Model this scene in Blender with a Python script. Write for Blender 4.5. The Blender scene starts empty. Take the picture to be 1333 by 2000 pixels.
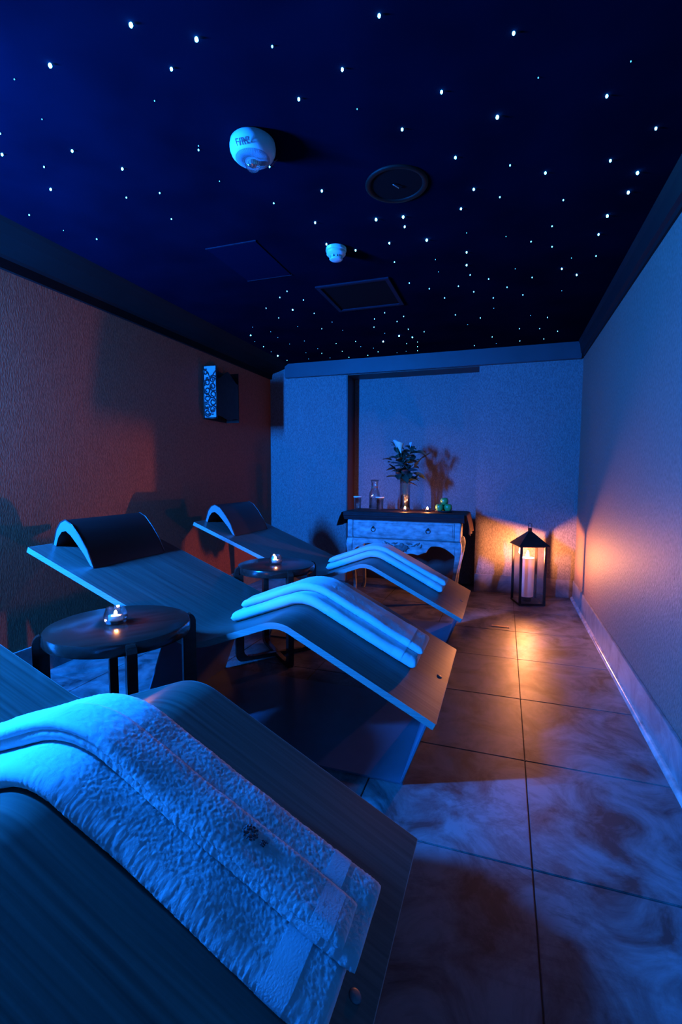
import bpy, bmesh, math, random
from mathutils import Vector, Matrix, noise
from math import sin, cos, pi, radians

S = bpy.context.scene
COL = S.collection
random.seed(7)

# ---------------------------------------------------------------- camera, world, exposure
F_PX, PITCH, YAW, ROLL, CAM_H = 933.28, .0773, .3283, .0043, 1.15
FW = Vector((-sin(YAW)*cos(PITCH), cos(YAW)*cos(PITCH), -sin(PITCH)))
RT = Vector((cos(YAW), sin(YAW), 0))
UP = RT.cross(FW)
CAM = Vector((0, 0, CAM_H))
cd = bpy.data.cameras.new('camera')
cd.sensor_fit = 'VERTICAL'; cd.sensor_height = 36; cd.sensor_width = 24
cd.lens = F_PX*36/2000
cd.clip_start = .02
co = bpy.data.objects.new('camera', cd); COL.objects.link(co)
r_ = RT*cos(ROLL) + UP*sin(ROLL); u_ = UP*cos(ROLL) - RT*sin(ROLL)
M = Matrix((r_, u_, -FW)).transposed().to_4x4(); M.translation = CAM
co.matrix_world = M
S.camera = co

w = bpy.data.worlds.new('world'); S.world = w; w.use_nodes = True
w.node_tree.nodes['Background'].inputs[0].default_value = (.02, .05, .2, 1)
w.node_tree.nodes['Background'].inputs[1].default_value = .0
S.view_settings.view_transform = 'Standard'
S.view_settings.look = 'None'
S.view_settings.exposure = 0
S.view_settings.gamma = 1
S.view_settings.use_curve_mapping = False
S.cycles.use_denoising = True
S.cycles.max_bounces = 10
S.cycles.sample_clamp_indirect = 4
S.cycles.caustics_reflective = False

BLUE_LAMP = 5500          # emission of the blue wall lamp globe
FLAME_LANTERN = 7300      # emission of the lantern flame
FLAME_SMALL = 1200        # emission of the tealight flames

def px_on_z(x, y, z):
    u = x-666.5; v = y-1000
    a = cos(ROLL)*u+sin(ROLL)*v; b = -sin(ROLL)*u+cos(ROLL)*v
    d = FW*F_PX + RT*a - UP*b
    return CAM + d*((z-CAM_H)/d.z)

# ---------------------------------------------------------------- materials
def nmat(name):
    m = bpy.data.materials.new(name); m.use_nodes = True
    return m, m.node_tree.nodes, m.node_tree.links, m.node_tree.nodes['Principled BSDF']

def mat(name, col, rough=.5, metal=0, var=0, scale=6, stretch=(1, 1, 1), bump=0, bscale=60, spec=.5, sheen=0, bdist=.002):
    m, N, L, b = nmat(name)
    b.inputs['Base Color'].default_value = (*col, 1)
    b.inputs['Roughness'].default_value = rough
    b.inputs['Metallic'].default_value = metal
    b.inputs['Specular IOR Level'].default_value = spec
    if sheen:
        b.inputs['Sheen Weight'].default_value = sheen
    tc = N.new('ShaderNodeTexCoord')
    if var:
        mp = N.new('ShaderNodeMapping'); mp.inputs['Scale'].default_value = stretch
        L.new(tc.outputs['Object'], mp.inputs[0])
        n = N.new('ShaderNodeTexNoise'); n.inputs['Scale'].default_value = scale; n.inputs['Detail'].default_value = 6
        L.new(mp.outputs[0], n.inputs['Vector'])
        r = N.new('ShaderNodeValToRGB')
        r.color_ramp.elements[0].position = .3; r.color_ramp.elements[1].position = .7
        r.color_ramp.elements[0].color = (*[c*(1-var) for c in col], 1)
        r.color_ramp.elements[1].color = (*[min(1, c*(1+var)) for c in col], 1)
        L.new(n.outputs['Fac'], r.inputs[0]); L.new(r.outputs[0], b.inputs['Base Color'])
    if bump:
        n2 = N.new('ShaderNodeTexNoise'); n2.inputs['Scale'].default_value = bscale; n2.inputs['Detail'].default_value = 3
        L.new(tc.outputs['Object'], n2.inputs['Vector'])
        bp = N.new('ShaderNodeBump'); bp.inputs['Strength'].default_value = bump; bp.inputs['Distance'].default_value = bdist
        L.new(n2.outputs['Fac'], bp.inputs['Height']); L.new(bp.outputs[0], b.inputs['Normal'])
    return m

def emis(name, col, strength):
    m, N, L, b = nmat(name)
    b.inputs['Base Color'].default_value = (0, 0, 0, 1)
    b.inputs['Emission Color'].default_value = (*col, 1)
    b.inputs['Emission Strength'].default_value = strength
    return m

def glass(name, tint=(1, 1, 1), refl=.12, rough=.02):
    # thin clear glass: sees through, mirrors at the rim
    m = bpy.data.materials.new(name); m.use_nodes = True
    N = m.node_tree.nodes; L = m.node_tree.links; N.clear()
    o = N.new('ShaderNodeOutputMaterial'); mx = N.new('ShaderNodeMixShader')
    t = N.new('ShaderNodeBsdfTransparent'); t.inputs[0].default_value = (*tint, 1)
    g = N.new('ShaderNodeBsdfGlossy'); g.inputs['Roughness'].default_value = rough
    lw = N.new('ShaderNodeLayerWeight'); lw.inputs[0].default_value = .35
    mr = N.new('ShaderNodeMath'); mr.operation = 'MULTIPLY_ADD'; mr.inputs[1].default_value = .8; mr.inputs[2].default_value = refl
    L.new(lw.outputs['Facing'], mr.inputs[0]); L.new(mr.outputs[0], mx.inputs[0])
    L.new(t.outputs[0], mx.inputs[1]); L.new(g.outputs[0], mx.inputs[2]); L.new(mx.outputs[0], o.inputs[0])
    return m

def wax(name, col, amount=.5):
    m = bpy.data.materials.new(name); m.use_nodes = True
    N = m.node_tree.nodes; L = m.node_tree.links; N.clear()
    o = N.new('ShaderNodeOutputMaterial'); mx = N.new('ShaderNodeMixShader'); mx.inputs[0].default_value = amount
    d = N.new('ShaderNodeBsdfDiffuse'); d.inputs[0].default_value = (*col, 1)
    t = N.new('ShaderNodeBsdfTranslucent'); t.inputs[0].default_value = (*col, 1)
    L.new(d.outputs[0], mx.inputs[1]); L.new(t.outputs[0], mx.inputs[2]); L.new(mx.outputs[0], o.inputs[0])
    return m

def fabric(name, col):
    # woven wall covering: fine vertical threads, slight sheen
    m, N, L, b = nmat(name)
    tc = N.new('ShaderNodeTexCoord')
    mp = N.new('ShaderNodeMapping'); mp.inputs['Scale'].default_value = (170, 170, 60)
    L.new(tc.outputs['Object'], mp.inputs[0])
    n = N.new('ShaderNodeTexNoise'); n.inputs['Scale'].default_value = 1; n.inputs['Detail'].default_value = 4
    L.new(mp.outputs[0], n.inputs['Vector'])
    r = N.new('ShaderNodeValToRGB')
    r.color_ramp.elements[0].position = .35; r.color_ramp.elements[1].position = .65
    r.color_ramp.elements[0].color = (*[c*.72 for c in col], 1); r.color_ramp.elements[1].color = (*[c*1.28 for c in col], 1)
    L.new(n.outputs['Fac'], r.inputs[0]); L.new(r.outputs[0], b.inputs['Base Color'])
    b.inputs['Roughness'].default_value = .58; b.inputs['Specular IOR Level'].default_value = .25
    bp = N.new('ShaderNodeBump'); bp.inputs['Strength'].default_value = .7; bp.inputs['Distance'].default_value = .005
    L.new(n.outputs['Fac'], bp.inputs['Height']); L.new(bp.outputs[0], b.inputs['Normal'])
    return m

def marble(name, c0, c1, vein, rough=.3, per_object=False):
    m, N, L, b = nmat(name)
    tc = N.new('ShaderNodeTexCoord'); vec = tc.outputs['Object']
    if per_object:
        oi = N.new('ShaderNodeObjectInfo'); add = N.new('ShaderNodeVectorMath'); add.operation = 'ADD'
        mu = N.new('ShaderNodeMath'); mu.operation = 'MULTIPLY'; mu.inputs[1].default_value = 3
        L.new(oi.outputs['Random'], mu.inputs[0])
        geo = N.new('ShaderNodeNewGeometry')
        L.new(geo.outputs['Position'], add.inputs[0]); L.new(mu.outputs[0], add.inputs[1]); vec = geo.outputs['Position']
    n = N.new('ShaderNodeTexNoise'); n.inputs['Scale'].default_value = 4.5; n.inputs['Detail'].default_value = 10
    n.inputs['Roughness'].default_value = .68; n.inputs['Distortion'].default_value = .7
    L.new(vec, n.inputs['Vector'])
    r = N.new('ShaderNodeValToRGB')
    r.color_ramp.elements[0].position = .36; r.color_ramp.elements[1].position = .58
    r.color_ramp.elements[0].color = (*c0, 1); r.color_ramp.elements[1].color = (*c1, 1)
    L.new(n.outputs['Fac'], r.inputs[0])
    n2 = N.new('ShaderNodeTexNoise'); n2.inputs['Scale'].default_value = 2.2; n2.inputs['Detail'].default_value = 10
    n2.inputs['Distortion'].default_value = .9; n2.inputs['Roughness'].default_value = .7
    L.new(vec, n2.inputs['Vector'])
    r2 = N.new('ShaderNodeValToRGB')
    e = r2.color_ramp.elements
    e[0].position = .44; e[0].color = (0, 0, 0, 1); e[1].position = .475; e[1].color = (1, 1, 1, 1)
    e2 = e.new(.52); e2.color = (0, 0, 0, 1)
    L.new(n2.outputs['Fac'], r2.inputs[0])
    n3 = N.new('ShaderNodeTexNoise'); n3.inputs['Scale'].default_value = 1.1; n3.inputs['Detail'].default_value = 3
    L.new(vec, n3.inputs['Vector'])
    r3 = N.new('ShaderNodeMapRange'); r3.inputs['From Min'].default_value = .45; r3.inputs['From Max'].default_value = .7; r3.inputs['To Max'].default_value = .8
    L.new(n3.outputs['Fac'], r3.inputs[0])
    vm = N.new('ShaderNodeMath'); vm.operation = 'MULTIPLY'
    L.new(r2.outputs[0], vm.inputs[0]); L.new(r3.outputs[0], vm.inputs[1])
    mx = N.new('ShaderNodeMix'); mx.data_type = 'RGBA'
    L.new(vm.outputs[0], mx.inputs['Factor']); L.new(r.outputs[0], mx.inputs['A']); mx.inputs['B'].default_value = (*vein, 1)
    L.new(mx.outputs['Result'], b.inputs['Base Color'])
    rr = N.new('ShaderNodeMapRange'); rr.inputs['To Min'].default_value = rough+.1; rr.inputs['To Max'].default_value = rough-.08
    L.new(n.outputs['Fac'], rr.inputs[0]); L.new(rr.outputs[0], b.inputs['Roughness'])
    bp = N.new('ShaderNodeBump'); bp.inputs['Strength'].default_value = .25; bp.inputs['Distance'].default_value = .003
    L.new(n.outputs['Fac'], bp.inputs['Height']); L.new(bp.outputs[0], b.inputs['Normal'])
    return m

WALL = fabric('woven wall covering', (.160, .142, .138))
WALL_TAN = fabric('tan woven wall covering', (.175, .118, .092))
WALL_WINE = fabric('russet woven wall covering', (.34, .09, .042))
CEIL = mat('midnight ceiling paint', (.0010, .0028, .0100), .9, var=.25, scale=3, spec=0)
VENTF = mat('dark frame paint', (.006, .008, .017), .6, spec=.1)
TRIM = mat('black painted trim', (.004, .0035, .0035), .7, var=.2, scale=4, spec=.1)
JAMB = mat('dark stained jamb', (.045, .02, .014), .5, var=.2, scale=4)
BEAM = mat('dark blue beam paint', (.035, .036, .045), .5, var=.15, scale=4)
MARBLE = marble('floor marble', (.030, .027, .026), (.185, .17, .165), (.018, .016, .016), .42, True)
SKIRT = marble('skirting marble', (.13, .115, .11), (.27, .24, .23), (.08, .07, .065), .35)
GROUT = mat('grout', (.05, .045, .04), .8)
OAK = mat('oak veneer', (.072, .066, .052), .34, var=.35, scale=3.5, stretch=(.45, 26, .6), bump=.05, bscale=120, spec=.3)
PLY = mat('plywood edge', (.23, .21, .18), .5, var=.25, scale=9, stretch=(.5, 1, 40))
STEEL = mat('dark powder coated steel', (.10, .11, .14), .35, var=.1, scale=8)
LEATHER = mat('black leather', (.022, .016, .014), .33, bump=.2, bscale=420, bdist=.0008)
ENDLEATHER = mat('grey leather end', (.16, .155, .16), .4, bump=.1, bscale=400, bdist=.0006)
PIPING = mat('leather piping', (.03, .024, .022), .35)
TABLEW = mat('dark varnished wood', (.060, .014, .010), .2, var=.3, scale=5, stretch=(1, 9, 9))
TERRY = mat('white terry cotton', (.50, .50, .50), .95, bump=.25, bscale=420, spec=.05, sheen=.15, bdist=.003)
for _n in TERRY.node_tree.nodes:
    if _n.type == 'BSDF_PRINCIPLED':
        _n.inputs['Subsurface Weight'].default_value = .6; _n.inputs['Subsurface Radius'].default_value = (1, 1, 1); _n.inputs['Subsurface Scale'].default_value = .012
BAND = mat('flat woven towel band', (.53, .55, .57), .8, bump=.3, bscale=300, spec=.2)
THREAD = mat('dark embroidery thread', (.02, .03, .035), .7)
CLEAR = glass('clear glass')
PANE = glass('lantern pane', refl=.015)
WATER = glass('water', (.95, .97, .97), refl=.05)
IRON = mat('black iron', (.03, .022, .018), .45, .6, var=.3, scale=20)
WHITEP = mat('white plastic', (.50, .51, .52), .35)
GREYP = mat('grille grey', (.16, .17, .19), .6)
DARK = mat('dark cavity', (.003, .003, .004), .8, spec=.05)  # near-black of the sensor chamber, and shade painted over uncut ceiling openings
REDINK = mat('red print', (.16, .012, .012), .5)
BRASS = mat('brass', (.75, .52, .25), .3, 1, var=.15, scale=30)
CHROME = mat('polished metal', (.7, .68, .66), .2, 1)
GREYWOOD = mat('worn limed wood', (.26, .25, .245), .55, var=.5, scale=9, stretch=(1.5, 2, 3), bump=.25, bscale=60)
CARVE = mat('worn carved relief', (.10, .095, .09), .6, var=.4, scale=20)
CONTOP = mat('dark console top', (.03, .024, .026), .3, var=.3, scale=7)
CLOTH = mat('dark satin runner', (.035, .016, .012), .65, bump=.15, bscale=200, spec=.15)
WAXM = wax('candle wax', (.92, .86, .78), .5)
WAXS = wax('tealight wax', (.95, .85, .7), .4)
FLAME_COL = (1.0, .31, .10)
FLAME_L = emis('lantern flame', FLAME_COL, FLAME_LANTERN)
FLAME_S = emis('tealight flame', (1, .33, .10), FLAME_SMALL)
LEAF = mat('dark leaf', (.035, .06, .04), .4, var=.4, scale=12)
LEAF2 = mat('dusky leaf', (.10, .07, .075), .45, var=.3, scale=12)
STEM = mat('green stem', (.08, .13, .05), .5)
PETAL = mat('calla petal', (.80, .55, .38), .5)
PALEPETAL = mat('pale blue petal', (.45, .55, .6), .5)
APPLE = mat('green apple', (.10, .30, .07), .25, var=.25, scale=10)
PAPER = mat('white paper', (.8, .8, .8), .7)
RUSTBAND = mat('twine band', (.16, .10, .07), .8)

# ---------------------------------------------------------------- helpers
def tag(o, label=None, cat=None, group=None, kind=None):
    if label: o['label'] = label
    if cat: o['category'] = cat
    if group: o['group'] = group
    if kind: o['kind'] = kind
    return o

def thing(name, label, cat, loc=(0, 0, 0), rz=0, group=None):
    o = bpy.data.objects.new(name, None); COL.objects.link(o)
    o.empty_display_size = .05
    o.location = loc; o.rotation_euler = (0, 0, rz)
    return tag(o, label, cat, group)

def link(name, me, parent=None, smooth=False):
    o = bpy.data.objects.new(name, me); COL.objects.link(o)
    if parent: o.parent = parent
    return o

def mk(name, verts, faces, m, parent=None, smooth=False, bevel=0, autosmooth=None):
    me = bpy.data.meshes.new(name)
    me.from_pydata([tuple(v) for v in verts], [], faces)
    bm = bmesh.new(); bm.from_mesh(me)
    bmesh.ops.remove_doubles(bm, verts=bm.verts, dist=1e-6)
    bmesh.ops.recalc_face_normals(bm, faces=bm.faces)
    if bevel:
        es = [e for e in bm.edges if len(e.link_faces) == 2 and e.calc_face_angle(0) > .5]
        bmesh.ops.bevel(bm, geom=es, offset=bevel, segments=2, affect='EDGES', clamp_overlap=True)
    bm.to_mesh(me); bm.free()
    me.materials.append(m)
    if smooth or autosmooth:
        for p in me.polygons: p.use_smooth = True
        if autosmooth:
            me.set_sharp_from_angle(angle=autosmooth)
    return link(name, me, parent)

class MB:
    """collects shapes for one mesh"""
    def __init__(s): s.v = []; s.f = []
    def add(s, v, f):
        n = len(s.v); s.v += [Vector(x) for x in v]; s.f += [tuple(i+n for i in q) for q in f]; return s
    def box(s, x0, x1, y0, y1, z0, z1):
        return s.add([(x0, y0, z0), (x1, y0, z0), (x1, y1, z0), (x0, y1, z0), (x0, y0, z1), (x1, y0, z1), (x1, y1, z1), (x0, y1, z1)],
                     [(0, 3, 2, 1), (4, 5, 6, 7), (0, 1, 5, 4), (1, 2, 6, 5), (2, 3, 7, 6), (3, 0, 4, 7)])
    def prism(s, pts, a, b, axis='y'):
        n = len(pts)
        def P(p, t): return (p[0], t, p[1]) if axis == 'y' else ((p[0], p[1], t) if axis == 'z' else (t, p[0], p[1]))
        v = [P(p, a) for p in pts]+[P(p, b) for p in pts]
        f = [tuple(range(n)), tuple(range(2*n-1, n-1, -1))]+[(i, (i+1) % n, n+(i+1) % n, n+i) for i in range(n)]
        return s.add(v, f)
    def lathe(s, prof, seg=32, c=(0, 0, 0), a0=0, cap=True):
        v = []; f = []; n = len(prof)
        for r, z in prof:
            for k in range(seg):
                a = a0+2*pi*k/seg; v.append((c[0]+r*cos(a), c[1]+r*sin(a), c[2]+z))
        for i in range(n-1):
            for k in range(seg):
                f.append((i*seg+k, i*seg+(k+1) % seg, (i+1)*seg+(k+1) % seg, (i+1)*seg+k))
        if cap:
            if prof[0][0] > 1e-5: f.append(tuple(range(seg-1, -1, -1)))
            if prof[-1][0] > 1e-5: f.append(tuple(range((n-1)*seg, n*seg)))
        return s.add(v, f)
    def tube(s, path, rad, seg=8, closed=False):
        P = [Vector(p) for p in path]; n = len(P); v = []; f = []
        R = rad if isinstance(rad, (list, tuple)) else [rad]*n
        t0 = (P[1]-P[0]).normalized()
        ref = Vector((0, 0, 1)) if abs(t0.z) < .9 else Vector((1, 0, 0))
        nn = t0.cross(ref).normalized()
        for i in range(n):
            t = (P[(i+1) % n]-P[i-1]) if closed else (P[min(i+1, n-1)]-P[max(i-1, 0)])
            t.normalize(); nn = (nn-t*nn.dot(t)).normalized(); bb = t.cross(nn)
            for k in range(seg):
                a = 2*pi*k/seg; v.append(P[i]+nn*(R[i]*cos(a))+bb*(R[i]*sin(a)))
        for i in range(n if closed else n-1):
            j = (i+1) % n
            for k in range(seg): f.append((i*seg+k, i*seg+(k+1) % seg, j*seg+(k+1) % seg, j*seg+k))
        if not closed: f += [tuple(range(seg-1, -1, -1)), tuple(range((n-1)*seg, n*seg))]
        return s.add(v, f)
    def ball(s, c, r, seg=12, rings=8):
        r = r if isinstance(r, (list, tuple)) else (r, r, r)
        v = [(c[0], c[1], c[2]-r[2])]; f = []
        for i in range(1, rings):
            t = -pi/2+pi*i/rings
            for k in range(seg):
                a = 2*pi*k/seg; v.append((c[0]+r[0]*cos(t)*cos(a), c[1]+r[1]*cos(t)*sin(a), c[2]+r[2]*sin(t)))
        v.append((c[0], c[1], c[2]+r[2])); e = len(v)-1
        for k in range(seg): f.append((0, 1+(k+1) % seg, 1+k)); f.append((e, e-seg+k, e-seg+(k+1) % seg))
        for i in range(rings-2):
            for k in range(seg): a = 1+i*seg; f.append((a+k, a+(k+1) % seg, a+seg+(k+1) % seg, a+seg+k))
        return s.add(v, f)
    def xf(s, M): s.v = [M @ p for p in s.v]; return s
    def build(s, name, m, parent=None, **k): return mk(name, s.v, s.f, m, parent, **k)

def struct(o): o['kind'] = 'structure'; return o

# ---------------------------------------------------------------- the room
XR, XL, YB, ZC, YF = .652, -2.516, 4.908, 2.36, -1.6
NX0, NX1, NY, NZ = -1.616, -.258, 5.175, 2.205      # niche in the back wall
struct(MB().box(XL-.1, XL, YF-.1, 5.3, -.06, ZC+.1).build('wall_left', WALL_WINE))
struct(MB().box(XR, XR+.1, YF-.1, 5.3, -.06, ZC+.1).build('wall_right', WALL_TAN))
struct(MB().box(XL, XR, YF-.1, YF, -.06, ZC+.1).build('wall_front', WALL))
wb = struct(MB().box(XL, XR, NY, NY+.1, -.06, ZC+.1).build('wall_back', WALL))
MB().box(XL, NX0, YB, NY, -.06, ZC+.1).build('wall_panel', WALL, wb)
MB().box(NX1, XR, YB, NY, -.06, ZC+.1).build('wall_panel', WALL, wb)
MB().box(NX0, NX0+.012, YB+.004, NY, 0, NZ).build('jamb_lining', JAMB, wb)
MB().box(NX0, NX1, YB+.004, NY, NZ, NZ+.15).build('niche_soffit', JAMB, wb)
struct(MB().box(XL, XR, YF, 5.3, ZC, ZC+.1).build('ceiling', CEIL))

# floor: screed plus one object for each marble tile
fl = struct(MB().box(XL, XR, YF, 5.3, -.08, -.006).build('floor', GROUT))
TS = .5665
xs = [XL]+[x for x in (.1121-TS*k for k in range(4, -1, -1)) if x > XL+.05]+[XR]
ys = [YF]+[y for y in (3.1264+TS*k for k in range(-9, 4)) if YF+.08 < y < NY-.05]+[NY]
tile_cache = {}
for i in range(len(xs)-1):
    for j in range(len(ys)-1):
        a, b = xs[i+1]-xs[i]-.004, ys[j+1]-ys[j]-.004
        key = (round(a, 3), round(b, 3))
        if key not in tile_cache:
            o = MB().box(-a/2, a/2, -b/2, b/2, -.012, 0).build('floor_tile', MARBLE, fl, bevel=.0018)
            tile_cache[key] = o.data
        else:
            o = link('floor_tile', tile_cache[key], fl)
        o.location = ((xs[i]+xs[i+1])/2, (ys[j]+ys[j+1])/2, random.uniform(-.0006, .0006))

# skirting and coping
SK = .172
struct(MB().box(XR-.014, XR, YF, YB-.014, 0, SK).build('baseboard_right', SKIRT, bevel=.002))
struct(MB().box(XL, XL+.014, YF, YB-.014, 0, SK).build('baseboard_left', SKIRT, bevel=.002))
struct(MB().box(NX1, XR-.015, YB-.014, YB, 0, SK).build('baseboard_back', SKIRT, bevel=.002))
struct(MB().box(XL+.015, NX0, YB-.014, YB, 0, SK).build('baseboard_niche', SKIRT, bevel=.002))
bead = [(XR-.014-.018*(1-cos(a)) if False else XR-.014-.02*cos(a), .02*sin(a)) for a in [pi/2*k/8 for k in range(9)]]+[(XR-.014, 0)]
struct(MB().prism(bead, YF, YB-.015, 'y').build('trim_1', mat('polished marble bead', (.42, .33, .29), .18, var=.4, scale=14), smooth=False, autosmooth=.6))
# cornices: left deep cove, right and back boards
cov = [(XL, 2.212), (XL+.022, 2.212), (XL+.026, 2.262), (XL+.04, 2.275), (XL+.10, 2.29), (XL+.17, 2.315), (XL+.225, 2.345), (XL+.245, ZC), (XL, ZC)]
struct(MB().prism(cov, YF, YB, 'y').build('trim_2', TRIM))
rc = [(XR, 2.222), (XR-.012, 2.222), (XR-.014, 2.245), (XR-.03, 2.255), (XR-.04, 2.33), (XR-.055, ZC), (XR, ZC)]
struct(MB().prism(rc, YF, YB-.05, 'y').build('trim_3', mat('dark cornice paint', (.007, .007, .009), .6, spec=.15)))
struct(MB().box(XL+.2, XR-.02, YB-.05, YB+.004, 2.21, ZC).build('trim_4', BEAM, bevel=.004))

# ---------------------------------------------------------------- blue wall lamp just left of the frame
BL = (-2.448, .5, 1.63)
t = thing('wall_lamp', 'tall blue glowing tube lamp on the left wall', 'lamp', (XL, BL[1], BL[2]))
MB().box(0, .012, -.045, .045, -.30, .30).build('back_plate', IRON, t, bevel=.004)
for z in (-.275, .275):
    MB().lathe([(.0001, -.012), (.034, -.012), (.036, 0), (.034, .012), (.0001, .012)], 24, (.066, 0, z)).build('end_cap', IRON, t, smooth=True)
    MB().box(.01, .04, -.01, .01, z-.008, z+.008).build('bracket', IRON, t)
MB().lathe([(.0001, -.262), (.03, -.262), (.03, .262), (.0001, .262)], 24, (.066, 0, 0)).build('tube', emis('blue lamp tube', (.004, .175, 1.0), BLUE_LAMP), t, autosmooth=.6)

# ---------------------------------------------------------------- heated wooden loungers
def fillet(P, R, n=14):
    out = [P[0]]
    for i in range(1, len(P)-1):
        a = Vector(P[i-1]); b = Vector(P[i]); c = Vector(P[i+1])
        u = (a-b).normalized(); v = (c-b).normalized(); ang = u.angle(v); T = R[i-1]/math.tan(ang/2)
        p0 = b+u*T; p1 = b+v*T; cen = b+(u+v).normalized()*(R[i-1]/sin(ang/2))
        a0 = math.atan2(*(p0-cen).yx); a1 = math.atan2(*(p1-cen).yx); d = (a1-a0+pi) % (2*pi)-pi
        out += [tuple(cen+Vector((cos(a0+d*k/n), sin(a0+d*k/n)))*R[i-1]) for k in range(n+1)]
    return out+[P[-1]]
KEY = [(-2.141, .800), (-1.2254, .4347), (-.827, .5848), (-.205, .268)]
PROF = fillet(KEY, [.22, .155])
def dense(P, step):
    out = [Vector(P[0])]
    for a, b in zip(P, P[1:]):
        a = Vector(a); b = Vector(b); n = max(1, int((b-a).length/step))
        out += [a.lerp(b, k/n) for k in range(1, n+1)]
    return out
def normals(P):
    N = []
    for i in range(len(P)):
        t = (P[min(i+1, len(P)-1)]-P[max(i-1, 0)]).normalized(); N.append(Vector((-t.y, t.x)))
    return N
BW, BT = .775, .026       # board width and thickness
PILLOW = [(-2.131, .797), (-2.105, .874), (-2.078, .910), (-2.045, .923), (-2.003, .901), (-1.957, .847), (-1.912, .781), (-1.873, .694),
          (-1.895, .704), (-1.935, .760), (-1.975, .805), (-2.015, .848), (-2.045, .868), (-2.072, .862), (-2.095, .835), (-2.112, .790)]

def make_lounger(name, label, loc):
    t = thing(name, label, 'lounger', loc, group='heated wooden loungers in a row')
    D = dense(PROF, .05); N = normals(D); n = len(D)
    low = [p-q*BT for p, q in zip(D, N)]
    b = MB()
    b.v = [Vector((p.x, 0, p.y)) for p in D]+[Vector((p.x, BW, p.y)) for p in D]
    b.v += [Vector((p.x, 0, p.y)) for p in low]+[Vector((p.x, BW, p.y)) for p in low]
    for i in range(n-1): b.f += [(i, i+1, n+i+1, n+i), (2*n+i, 3*n+i, 3*n+i+1, 2*n+i+1)]
    o = b.build('board', OAK, t, autosmooth=.5)
    for nm, y in (('edge_band', 0), ('edge_band', BW)):
        e = MB()
        dy = -.0015 if y == 0 else .0015
        P = [Vector((p.x, y, p.y)) for p in D]+[Vector((p.x, y, p.y)) for p in low]
        Q = [p+Vector((0, dy, 0)) for p in P]
        e.v = P+Q
        for i in range(n-1):
            e.f += [(2*n+i, 2*n+i+1, 3*n+i+1, 3*n+i), (i, i+1, 2*n+i+1, 2*n+i), (n+i, 3*n+i, 3*n+i+1, n+i+1)]
        e.f += [(0, 2*n, 3*n, n), (n-1, 2*n-1, 4*n-1, 3*n-1)]
        e.build(nm, PLY, o, smooth=False)
    for i in (0, n-1):
        p, q = D[i], low[i]; s = -1 if i == 0 else 1
        tdir = (D[1]-D[0]).normalized()*-1 if i == 0 else (D[-1]-D[-2]).normalized()
        p2, q2 = p+tdir*.0015, q+tdir*.0015
        MB().add([(p.x, 0, p.y), (p.x, BW, p.y), (q.x, BW, q.y), (q.x, 0, q.y), (p2.x, 0, p2.y), (p2.x, BW, p2.y), (q2.x, BW, q2.y), (q2.x, 0, q2.y)],
                 [(4, 5, 6, 7), (0, 1, 5, 4), (1, 2, 6, 5), (2, 3, 7, 6), (3, 0, 4, 7)]).build('end_band', PLY, o)
    # small metal badge near the foot
    tx = Vector((.622, -.3168)).normalized(); c = Vector((-.24, .2858))
    MB().lathe([(.0001, .0025), (.008, .0025), (.011, .0012), (.012, 0)], 16).xf(
        Matrix.Translation((c.x, .375, c.y)) @ Matrix.Rotation(math.atan2(.3168, .622), 4, 'Y')).build('badge', mat('satin steel badge', (.12, .12, .12), .45, .6), o, smooth=True)
    # bent steel base: leaning rear panel, floor plate, leaning foot panel
    y0, y1, th = .022, .735, .008
    def sheet(nm, a, b):
        d = (Vector(b)-Vector(a)).normalized(); q = Vector((-d.y, d.x))*th
        return MB().prism([a, b, (b[0]+q.x, b[1]+q.y), (a[0]+q.x, a[1]+q.y)], y0, y1).build(nm, STEEL, t, bevel=.0015)
    sheet('base_plate', (-1.536, .0), (-.324, .0))
    sheet('rear_support', (-1.536, .004), (-1.371, .462))
    sheet('foot_support', (-.328, .004), (-.236, .252))
    # arched head cushion
    pl = MB().prism(PILLOW, .126, .636).build('head_cushion', LEATHER, t, autosmooth=.7)
    for y in (.126, .636):
        d_ = -.001 if y < .3 else .001
        MB().prism(PILLOW, y, y+d_).build('end_panel', ENDLEATHER, pl)
        MB().tube([(x, y, z) for x, z in PILLOW[:8]], .0035, 6).build('piping', PIPING, pl, smooth=True)
    return t

LY = [.325, 1.657, 2.97]
LX = [.03, 0, -.015]
make_lounger('wooden_lounger', 'nearest wavy wooden lounger, cut off by the left edge of the picture', (LX[0], LY[0], 0))
make_lounger('wooden_lounger', 'middle wavy wooden lounger with a black arched head cushion, between two tables', (LX[1], LY[1], 0))
make_lounger('wooden_lounger', 'farthest wavy wooden lounger, in front of the carved console', (LX[2], LY[2], 0))

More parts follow.
